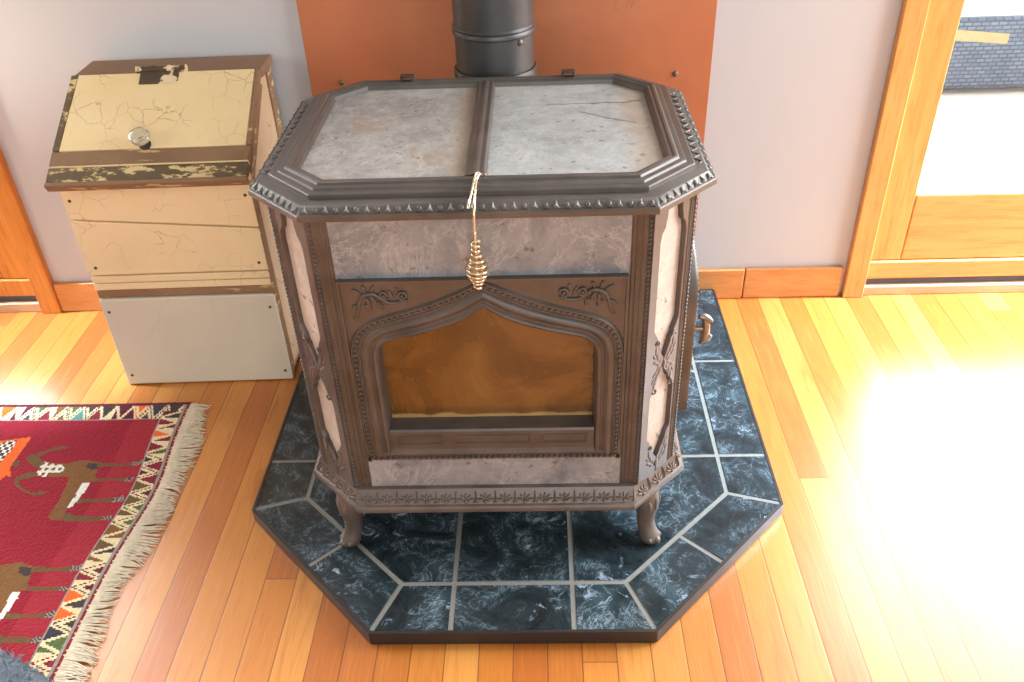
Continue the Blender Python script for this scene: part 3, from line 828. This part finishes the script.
# stile strips framing the right side
m = MB(); m.box((.196,.0,.004),(.2005,.028,ZS-.012)); m.box((.196,YB-.04,.004),(.2005,YB,ZT2-.018))
m.add([(.196,.012,ZS-.01),(.2005,.012,ZS-.01),(.196,YT-.01,ZT2-.018),(.2005,YT-.01,ZT2-.018),(.196,.03,ZS-.028),(.2005,.03,ZS-.028),(.196,YT+.012,ZT2-.034),(.2005,YT+.012,ZT2-.034)], [(0,1,3,2),(4,6,7,5),(0,4,5,1),(2,3,7,6),(1,5,7,3),(0,2,6,4)])
m.build('side_stile', P_WORN, kb, L, bevel=.001)
MB().box((-.199,YB-.012,.004),(.2,YB,ZT2-.014)).build('back_board', P_SIDE, kb, L)
def board(z0l, z1l, z0r, z1r, y0, y1, name, mat, x0=-.2, x1=.2, bev=.002):
    MB().add([(x0,y0,z0l),(x1,y0,z0r),(x1,y0,z1r),(x0,y0,z1l),(x0,y1,z0l),(x1,y1,z0r),(x1,y1,z1r),(x0,y1,z1l)],
             [(0,1,2,3),(5,4,7,6),(3,2,6,7),(4,5,1,0),(1,5,6,2),(4,0,3,7)]).build(name, mat, kb, L, bevel=bev)
board(.002,.243,.002,.243, -.002,.018, 'lower_front_board', P_LOW, bev=.004)
kb.children[-1]['label'] = 'greyish white painted board' if kb.children else ''
board(.2445,.265,.2445,.265, .004,.018, 'worn_rail', P_WORN)
board(.266,.2825,.266,.2825, .001,.018, 'front_strip', P_BODY)
board(.285,.302,.285,.302, .0,.018, 'front_strip', P_BODY)
board(.3055,.4405,.3055,.4075, .0,.018, 'front_plank', P_BODY)
board(.4440,.53,.4110,.53, .0,.018, 'front_plank', P_BODY)
# nails in the boards
NAIL = m_plain('rusty_nail', (84,62,44), .6)
for x in (-.182, .184):
    for z in (.03,.21,.325,.487): MB().lathe([(.0035,0),(.0035,.0012),(.001,.0018)], (x + random.uniform(-.004,.004), .0 if z > .25 else -.002, z), (0,-1,0), 10).build('nail', NAIL, kb, L)
# sloping lid
lo = Vector((0,-.030,.529)); hi = Vector((0,YT,ZT2+.002)); sl = (hi-lo); LL = sl.length; sl.normalize(); nl = Vector((0, -sl.z, sl.y))
def lidbox(x0, x1, t0, t1, h0, h1, name, mat, parent, x0t=None, x1t=None, bev=.002):
    x0t = x0 if x0t is None else x0t; x1t = x1 if x1t is None else x1t
    V = []
    for h in (h0, h1):
        for (x, t) in ((x0,t0),(x1,t0),(x1t,t1),(x0t,t1)): V.append(lo + sl*t + nl*h + Vector((x,0,0)))
    return MB().add(V, [(3,2,1,0),(4,5,6,7),(0,1,5,4),(1,2,6,5),(2,3,7,6),(3,0,4,7)]).build(name, mat, parent, True, bevel=bev)
lidb = lidbox(-.1915,.197, .084, LL-.004, -.006, .012, 'lid', P_LID, kb, -.184, .197)
lidbox(-.206,.2055, .048, .083, -.006, .0115, 'lid_worn_board', P_WORN, lidb)
lidbox(-.204,.2055, .0440, .0475, -.004, .0115, 'lid_paint_line', P_LID, lidb)
lidbox(-.206,.2055, .0085, .0435, -.006, .011, 'lid_chipped_board', P_CHIP, lidb)
lidbox(-.207,.2065, -.002, .008, -.008, .0125, 'lid_lip', P_WORN, lidb)
lidbox(-.206,-.1925, .085, LL-.004, -.006, .012, 'lid_edge_strip', P_CHIP, lidb, -.200, -.1855)
lidbox(.198,.206, .085, LL-.004, -.006, .0125, 'lid_edge_strip', P_WORN, lidb, .198, .207)
# flat top
MB().box((-.200,YT+.002,ZT2-.014),(.208,YB+.001,ZT2+.006)).build('top_board', P_TOP, kb, L, bevel=.003)
# hinge: barrel along the joint, leaf down the lid
hb = lo + sl*(LL+.002) + nl*.014
m = MB().tube([hb + Vector((-.055,0,0)), hb + Vector((.047,0,0))], .0065, 12)
for x in (-.055,-.021,.013,.047): m.tube([hb + Vector((x-.003,0,0)), hb + Vector((x+.003,0,0))], .0082, 12)
for h0, h1, t0, t1, x0, x1 in ((.011,.0145,LL-.036,LL,-.048,.036),):
    V = []
    for h in (h0, h1):
        for (x, t) in ((x0,t0),(x1,t0),(x1,t1),(x0,t1)): V.append(lo + sl*t + nl*h + Vector((x,0,0)))
    m.add(V, [(3,2,1,0),(4,5,6,7),(0,1,5,4),(1,2,6,5),(2,3,7,6),(3,0,4,7)])
m.build('hinge', HINGE, kb, L)
# glass knob
kc = lo + sl*.092 + Vector((-.012,0,0))
m = MB().lathe([(.0125,.010),(.0125,.014),(.008,.017),(.0065,.024)], kc, nl, 20); kst = m.build('knob_stem', EDGE, kb, L)
m = MB().lathe([(.006,.024),(.012,.026),(.019,.033),(.0215,.041),(.0205,.047),(.016,.051),(.008,.0535),(.001,.054)], kc, nl, 12)
m.build('knob', KNOB, kst, True, sharp=15)

# ------------------------------------------------------------------ rug
rugt = thing('goat_rug', 'red wool rug with woven goats, patterned border and cream fringe', 'rug', (-1.1, -.2, 0))
HORN1 = [(-1.035,.024),(-1.034,.037),(-1.019,.044),(-.994,.058),(-.98,.066),(-.962,.065),(-.956,.06),(-.969,.056),(-.99,.051),(-1.008,.036),(-1.012,.03),(-.988,.016),(-.982,.001),(-1.0,-.003),(-1.025,.014)]
HORN2 = [(-.99,-.018),(-1.008,-.015),(-1.027,-.031),(-1.03,-.043),(-1.017,-.059),(-.992,-.075),(-.968,-.085),(-.946,-.082),(-.943,-.074),(-.957,-.074),(-.975,-.078),(-.997,-.066),(-1.015,-.052),(-1.019,-.041),(-.997,-.032),(-.984,-.027)]
HEADW = [(-.992,.016),(-.973,.013),(-.946,.005),(-.935,-.007),(-.942,-.019),(-.966,-.018),(-.967,-.03),(-.985,-.027),(-.994,-.013),(-.992,.001)]
BODY = [(-.986,.011),(-.941,.01),(-.924,.017),(-.898,.021),(-.874,.014),(-.865,-.001),(-.857,-.044),(-.87,-.046),(-.875,-.08),(-.878,-.148),(-.882,-.155),(-.897,-.154),(-.908,-.145),(-.907,-.097),(-.91,-.061),(-.916,-.031),(-.964,-.03),(-.962,-.018),(-.937,-.014)]
DARK = [(-.894,.012),(-.872,.009),(-.864,-.008),(-.875,-.01),(-.891,-.003)]
LEGS = [[(-.874,.013),(-.824,.008),(-.78,.016),(-.774,.024),(-.771,.012),(-.787,0),(-.821,.001),(-.867,-.001)],
        [(-.864,-.036),(-.828,-.035),(-.784,-.036),(-.776,-.031),(-.77,-.043),(-.784,-.045),(-.824,-.043),(-.86,-.046)],
        [(-.868,-.094),(-.825,-.097),(-.788,-.091),(-.776,-.085),(-.77,-.102),(-.788,-.105),(-.822,-.104),(-.868,-.107)],
        [(-.909,-.138),(-.883,-.132),(-.854,-.142),(-.795,-.146),(-.779,-.14),(-.778,-.155),(-.801,-.156),(-.847,-.158),(-.892,-.154)]]
BELLY = [(-.879,-.049),(-.864,-.048),(-.863,-.062),(-.867,-.098),(-.874,-.119),(-.881,-.119),(-.878,-.089)]
G2 = (-.009, -.284)     # second goat lower down, same drawing shifted
ORANGE = [(-1.16,.076),(-1.103,.088),(-1.087,.091),(-1.06,.098),(-1.057,.088),(-1.056,.034),(-1.058,.017),(-1.058,-.002),(-1.041,-.031),(-1.053,-.026),(-1.06,-.04),(-1.16,-.04)]
OBAND = [(-1.14,.053),(-1.105,.084),(-1.085,.087),(-1.082,.053),(-1.087,.013),(-1.14,0)]
ODOT = [(-1.061,.012),(-1.048,.022),(-1.04,.002),(-1.046,-.002)]
def inside(p, poly):
    x, y = p; c = False; n = len(poly); j = n-1
    for i in range(n):
        xi, yi = poly[i]; xj, yj = poly[j]
        if (yi > y) != (yj > y) and x < (xj-xi)*(y-yi)/(yj-yi)+xi: c = not c
        j = i
    return c
def warp(y, x):
    f = max(0., min(1., (x+1.05)/.25))
    return f*(.020*math.exp(-((y+.07)/.14)**2) - .004 + .006*max(0, -y-.3))
RC = dict(red=(142,12,36), red2=(154,30,44), mar=(92,18,40), cream=(222,200,158), brown=(122,82,40), dark=(62,50,48), org=(228,98,28), teal=(88,140,138), green=(82,96,50), navy=(56,50,62), wine=(128,28,44), grey=(150,140,128), white=(222,216,206), olive=(104,78,44))
rnd = random.Random(11)
mot = {}
def motif(which, s, v, width):
    """border: s along, v in 0..1 across; triangles on cream"""
    P = .040
    def colr(k):
        if (which, k) not in mot:
            mot[(which, k)] = (rnd.choice(['wine','dark','navy','org','green','wine','dark','olive','brown','teal','mar','mar']), rnd.choice([0, 0, 1, 2]), rnd.uniform(-.15, .15))
        return mot[(which, k)]
    f = s/P; k = math.floor(f); f -= k
    tri = 1 - abs(2*f-1)
    d = v - tri
    if d > 0:
        c, typ, sk_ = colr(2*k if f < .5 else 2*k+2); g = f if f < .5 else f-1
    else:
        c, typ, sk_ = colr(2*k+1); g = f-.5; v = 1-v
    d = abs(d)
    if d < .05: return 'cream'
    if d < .17: return 'cream' if typ != 2 else c
    if typ == 0: return c
    if typ == 1: return c if (g + sk_*v) > -.04 else 'cream'
    return 'cream' if d < .50 and v < .93 else c
XB0, XB1, XZ = -.785, -.738, -.7255
YB0, YB1, YE = .152, .203, .2155
def rugcol(x, y, xw, yw):
    """x,y: rug frame; xw: true place of the knot"""
    if y > YB1: return RC['mar']
    if x > XB1:
        if x > XB1+.0018:
            d = .5*abs(((y/.0085) % 1)*2-1)
            return RC['wine'] if (x-XB1)/(XZ-XB1) < .55+d*.8 else RC['cream']
        return RC['grey']
    p = (xw, y)
    if x > XB0:
        yy = y
        if x < XB0+.004 or x > XB1-.003: return RC['grey'] if x > XB0+.0012 else RC['dark']
        if y < YB0 + .03: return RC[motif('r', y+5, (x-XB0)/(XB1-XB0), .04)]
    if y > YB0:
        if y < YB0+.004: return RC['grey'] if y > YB0+.0012 else RC['dark']
        return RC[motif('t', x+5, (y-YB0)/(YB1-YB0), .04)]
    for dx, dy in ((0,0), G2):
        q = (p[0]-dx, p[1]-dy)
        if q[0] < -1.06 or q[0] > -.76 or q[1] > .08 or q[1] < -.17: continue
        if inside(q, HEADW):
            return RC['white'] if (math.sin(q[0]*420)+math.sin(q[1]*380+1)) > -.5 else RC['brown']
        if inside(q, BELLY): return RC['white']
        if inside(q, DARK): return RC['dark']
        if inside(q, BODY): return RC['brown']
        if inside(q, HORN1) or inside(q, HORN2): return RC['olive']
        for Lg in LEGS:
            if inside(q, Lg):
                if q[0] > -.795: return RC['grey'] if (int(q[0]*300)+int(q[1]*300)) % 2 else RC['dark']
                return RC['olive']
    if inside(p, ODOT): return RC['olive']
    if inside(p, OBAND): return RC['dark'] if (int(p[0]*140)+int(p[1]*110)) % 2 else RC['white']
    if inside(p, ORANGE): return RC['org']
    return RC['red2'] if x > -.845 and (y < .15) else RC['red']
RX0, RY0, STP = -1.70, -.95, .0031
nx = int((XZ-RX0)/STP); ny = int((YE-RY0)/STP)
vs = []; fs = []; cols = []
for j in range(ny+1):
    y = RY0 + (YE-RY0)*j/ny
    for i in range(nx+1):
        x = RX0 + (XZ-RX0)*i/nx
        z = .0075 + rnd.uniform(-.0005,.0005) + .0015*math.sin(x*9+y*5)
        ed = min(i, nx-i, j, ny-j)
        if ed == 0: z = .003
        vs.append((x + warp(y, x), y + .006*max(0, (-x-.75))*1.0, z))
for j in range(ny):
    for i in range(nx):
        fs.append((j*(nx+1)+i, j*(nx+1)+i+1, (j+1)*(nx+1)+i+1, (j+1)*(nx+1)+i))
        x = RX0 + (XZ-RX0)*(i+.5)/nx; y = RY0 + (YE-RY0)*(j+.5)/ny
        c = lin(rugcol(x, y, x + warp(y, x), y)); k = 1 + rnd.uniform(-.10,.10)
        cols.append(tuple(max(0, v*k) for v in c[:3]) + (1,))
# solid underside rim
b = MB(); b.v = vs; b.f = fs
t = NT('knotted_wool'); vc = t.n('VertexColor', {}, layer_name='dye'); vv = t.coord()
abr = t.noise(t.coord((1,6,1)), 60, 3)
col = t.mix(t.math('MULTIPLY', t.ramp(abr, [(.45,0.),(.8,.35)]), 1.), vc, lin((120,60,56)))
RUGM = t.bsdf(color=vc, rough=.95, spec=.1, sheen=.15, normal=t.bump(t.noise(vv, 420, 2), .5, .003))
pile = b.build('pile', RUGM, rugt, smooth=False)
at_ = pile.data.color_attributes.new('dye', 'FLOAT_COLOR', 'CORNER')
buf = []
for p, c in zip(pile.data.polygons, cols): buf += list(c)*p.loop_total
at_.data.foreach_set('color', buf)
md = pile.modifiers.new('thick', 'SOLIDIFY'); md.thickness = .0045; md.offset = -1
# fringe
m = MB(); y = YE-.008
while y > -.93:
    x0 = XZ - .002 + warp(y, XZ); Ln = .050 + .008*math.sin(y*23) + rnd.uniform(-.008,.008)
    if y < -.3: Ln -= .006
    dr = .18*math.sin(y*31) + rnd.uniform(-.25,.25)
    P = []
    for k in range(6):
        s = k/5
        P.append((x0 + Ln*s, y + Ln*dr*s*s + rnd.uniform(-.0007,.0007), .0050*(1-s) + .0024 + .0018*math.sin(PI*s)*rnd.random()))
    m.tube(P, [.0014,.0015,.0014,.0013,.0011,.0006], 5)
    y -= .0021
fr = m.build('fringe', m_plain('cream_wool_fringe', (214,198,172), .95, nscale=90, amt=.14), rugt, sharp=80); fr['kind'] = 'stuff'

# ------------------------------------------------------------------ shaggy grey throw at the near left corner
th = thing('shaggy_throw', 'shaggy blue-grey throw lying on the rug in the near left corner', 'throw', (-.9, -.61, .0125))
def th_surf(a, r):
    x = -.918 + r*.23*math.cos(a)*(1+.06*math.sin(3*a)); yy = -.612 + r*.155*math.sin(a)*(1+.05*math.sin(5*a+1))
    h = .017 + .062*(1-r*r)**.7 * (1+.25*math.sin(9*x*6)*math.sin(8*yy*6)) if r < 1 else .016
    return Vector((x, yy, h))
rings = [[th_surf(2*PI*k/40, r) for k in range(40)] for r in (.02,.15,.3,.45,.6,.72,.84,.92,.97,1.)]
m = MB().loft(rings, True, True, False)
m.loft([rings[-1], [Vector((p.x, p.y, .0125)) for p in rings[-1]]], True, False, True)
THM = m_plain('grey_throw_cloth', (92,98,106), .95, nscale=30, amt=.3)
cl = m.build('throw_cloth', THM, th, sharp=80)
m = MB()
for i in range(4200):
    a = rnd.uniform(0, 2*PI); r = math.sqrt(rnd.random())
    p = th_surf(a, min(r, .995)); d = Vector((rnd.uniform(-1,1), rnd.uniform(-1,1), rnd.uniform(.3,1.0))).normalized()
    d2 = (d + Vector((rnd.uniform(-.6,.6), rnd.uniform(-.6,.6), -.5))).normalized()
    s = d.cross(Vector((0,0,1)))
    s = s.normalized()*.0013 if s.length > 1e-4 else Vector((.0013,0,0))
    q = p + d*.008; q2 = q + d2*.008
    m.add([p-s, p+s, q+s*.8, q-s*.8, q2], [(0,1,2,3),(3,2,4)])
sh = m.build('shag', m_plain('grey_shag', (108,116,126), .95, nscale=45, amt=.35), cl, smooth=False); sh['kind'] = 'stuff'

# ------------------------------------------------------------------ light
SKY = 50.
w = bpy.data.worlds.new('daylight'); SC.world = w; w.use_nodes = True
nt = w.node_tree; nt.nodes.clear()
wo = nt.nodes.new('ShaderNodeOutputWorld'); bg = nt.nodes.new('ShaderNodeBackground')
tc = nt.nodes.new('ShaderNodeTexCoord'); sp = nt.nodes.new('ShaderNodeSeparateXYZ'); rp = nt.nodes.new('ShaderNodeValToRGB')
mp = nt.nodes.new('ShaderNodeMapRange'); mp.inputs[1].default_value = -1; mp.inputs[2].default_value = 1
nt.links.new(tc.outputs[0], sp.inputs[0]); nt.links.new(sp.outputs[0], mp.inputs[0]); nt.links.new(mp.outputs[0], rp.inputs[0])
e = rp.color_ramp.elements; e[0].position = .1; e[0].color = (.42,.38,.34,1); e[1].position = .9; e[1].color = (1.15,1.2,1.28,1)
# brighter open sky on the far (+y) side, seen only through the glass doors
ms = nt.nodes.new('ShaderNodeMapRange'); ms.interpolation_type = 'SMOOTHSTEP'; ms.inputs[1].default_value = .10; ms.inputs[2].default_value = .35
nt.links.new(sp.outputs[1], ms.inputs[0])
mxc = nt.nodes.new('ShaderNodeMix'); mxc.data_type = 'RGBA'; mz = nt.nodes.new('ShaderNodeMapRange'); mz.interpolation_type = 'SMOOTHSTEP'; mz.inputs[1].default_value = .72; mz.inputs[2].default_value = .88; mz.inputs[3].default_value = 1.; mz.inputs[4].default_value = 0.
nt.links.new(sp.outputs[2], mz.inputs[0])
mm = nt.nodes.new('ShaderNodeMath'); mm.operation = 'MULTIPLY'; nt.links.new(ms.outputs[0], mm.inputs[0]); nt.links.new(mz.outputs[0], mm.inputs[1]); nt.links.new(mm.outputs[0], mxc.inputs[0]); nt.links.new(rp.outputs[0], mxc.inputs[6]); mxc.inputs[7].default_value = (SKY*.94, SKY*.98, SKY, 1)
nt.links.new(mxc.outputs[2], bg.inputs[0]); bg.inputs[1].default_value = .50; nt.links.new(bg.outputs[0], wo.inputs[0])

def light(name, typ, loc, target, energy, color=(1,1,1), **k):
    l = bpy.data.lights.new(name, typ); l.energy = energy; l.color = color
    for a, v in k.items(): setattr(l, a, v)
    o = bpy.data.objects.new(name, l); COL.objects.link(o); o.location = loc
    d = (Vector(target) - Vector(loc)); o.rotation_euler = d.to_track_quat('-Z', 'Y').to_euler()
    return o
light('fill_light_right', 'AREA', (2.6, -.05, 1.65), (.2, -.1, .7), 110, (.93,.97,1.0), shape='RECTANGLE', size=1.4, size_y=1.8)  # unseen area lamp added for sheen on the lid's right corner
light('window_light_left', 'AREA', (-2.3, -1.1, 1.4), (-.6, .2, .3), 14, (1.0,.88,.72), shape='RECTANGLE', size=1.0, size_y=1.2)
light('fill_light_front', 'AREA', (.5, -3.4, 1.5), (.0, 0, .45), 44, (.94,.97,1.0), shape='RECTANGLE', size=1.8, size_y=1.4)  # soft fill lamp added behind the camera to lift the front faces
light('floor_spot_right', 'SPOT', (3.0, .60, 2.4), (1.25, .40, 0), 5200, (.58,.80,1.0), spot_size=math.radians(36), spot_blend=1.0, shadow_soft_size=.15)  # added spot lamp inside the room; whitens the floor near the right threshold
light('floor_spot_left', 'SPOT', (-2.3, .5, 1.6), (-1.2, .42, 0), 800, (.62,.82,1.0), spot_size=math.radians(20), spot_blend=.7, shadow_soft_size=.06)  # spot lamp added in front of the left door for a bright floor patch
light('glow_left_wall', 'SPOT', (-2.2, .2, 1.0), (-1.42, .639, .80), 90, (1.0,.92,.78), spot_size=math.radians(34), spot_blend=1.0, shadow_soft_size=.1)  # added spot; its glow on the wall stands in for lens flare

# ------------------------------------------------------------------ camera
cd = bpy.data.cameras.new('camera'); cam = bpy.data.objects.new('camera', cd); COL.objects.link(cam)
r = Vector((.99922,.01815,-.03512)); u = Vector((.01826,.57602,.81723)); f = Vector((-.03506,.81724,-.57524))
M = Matrix((( r.x, u.x, -f.x, .08721), (r.y, u.y, -f.y, -1.35652), (r.z, u.z, -f.z, 1.26961), (0,0,0,1)))
cam.matrix_world = M
cd.sensor_fit = 'HORIZONTAL'; cd.sensor_width = 36; cd.lens = 875.513*36/1024; cd.clip_start = .02
SC.camera = cam
SC.view_settings.view_transform = 'Standard'; SC.view_settings.look = 'None'; SC.view_settings.gamma = 1
SC.view_settings.exposure = -0.08; SC.view_settings.use_curve_mapping = False
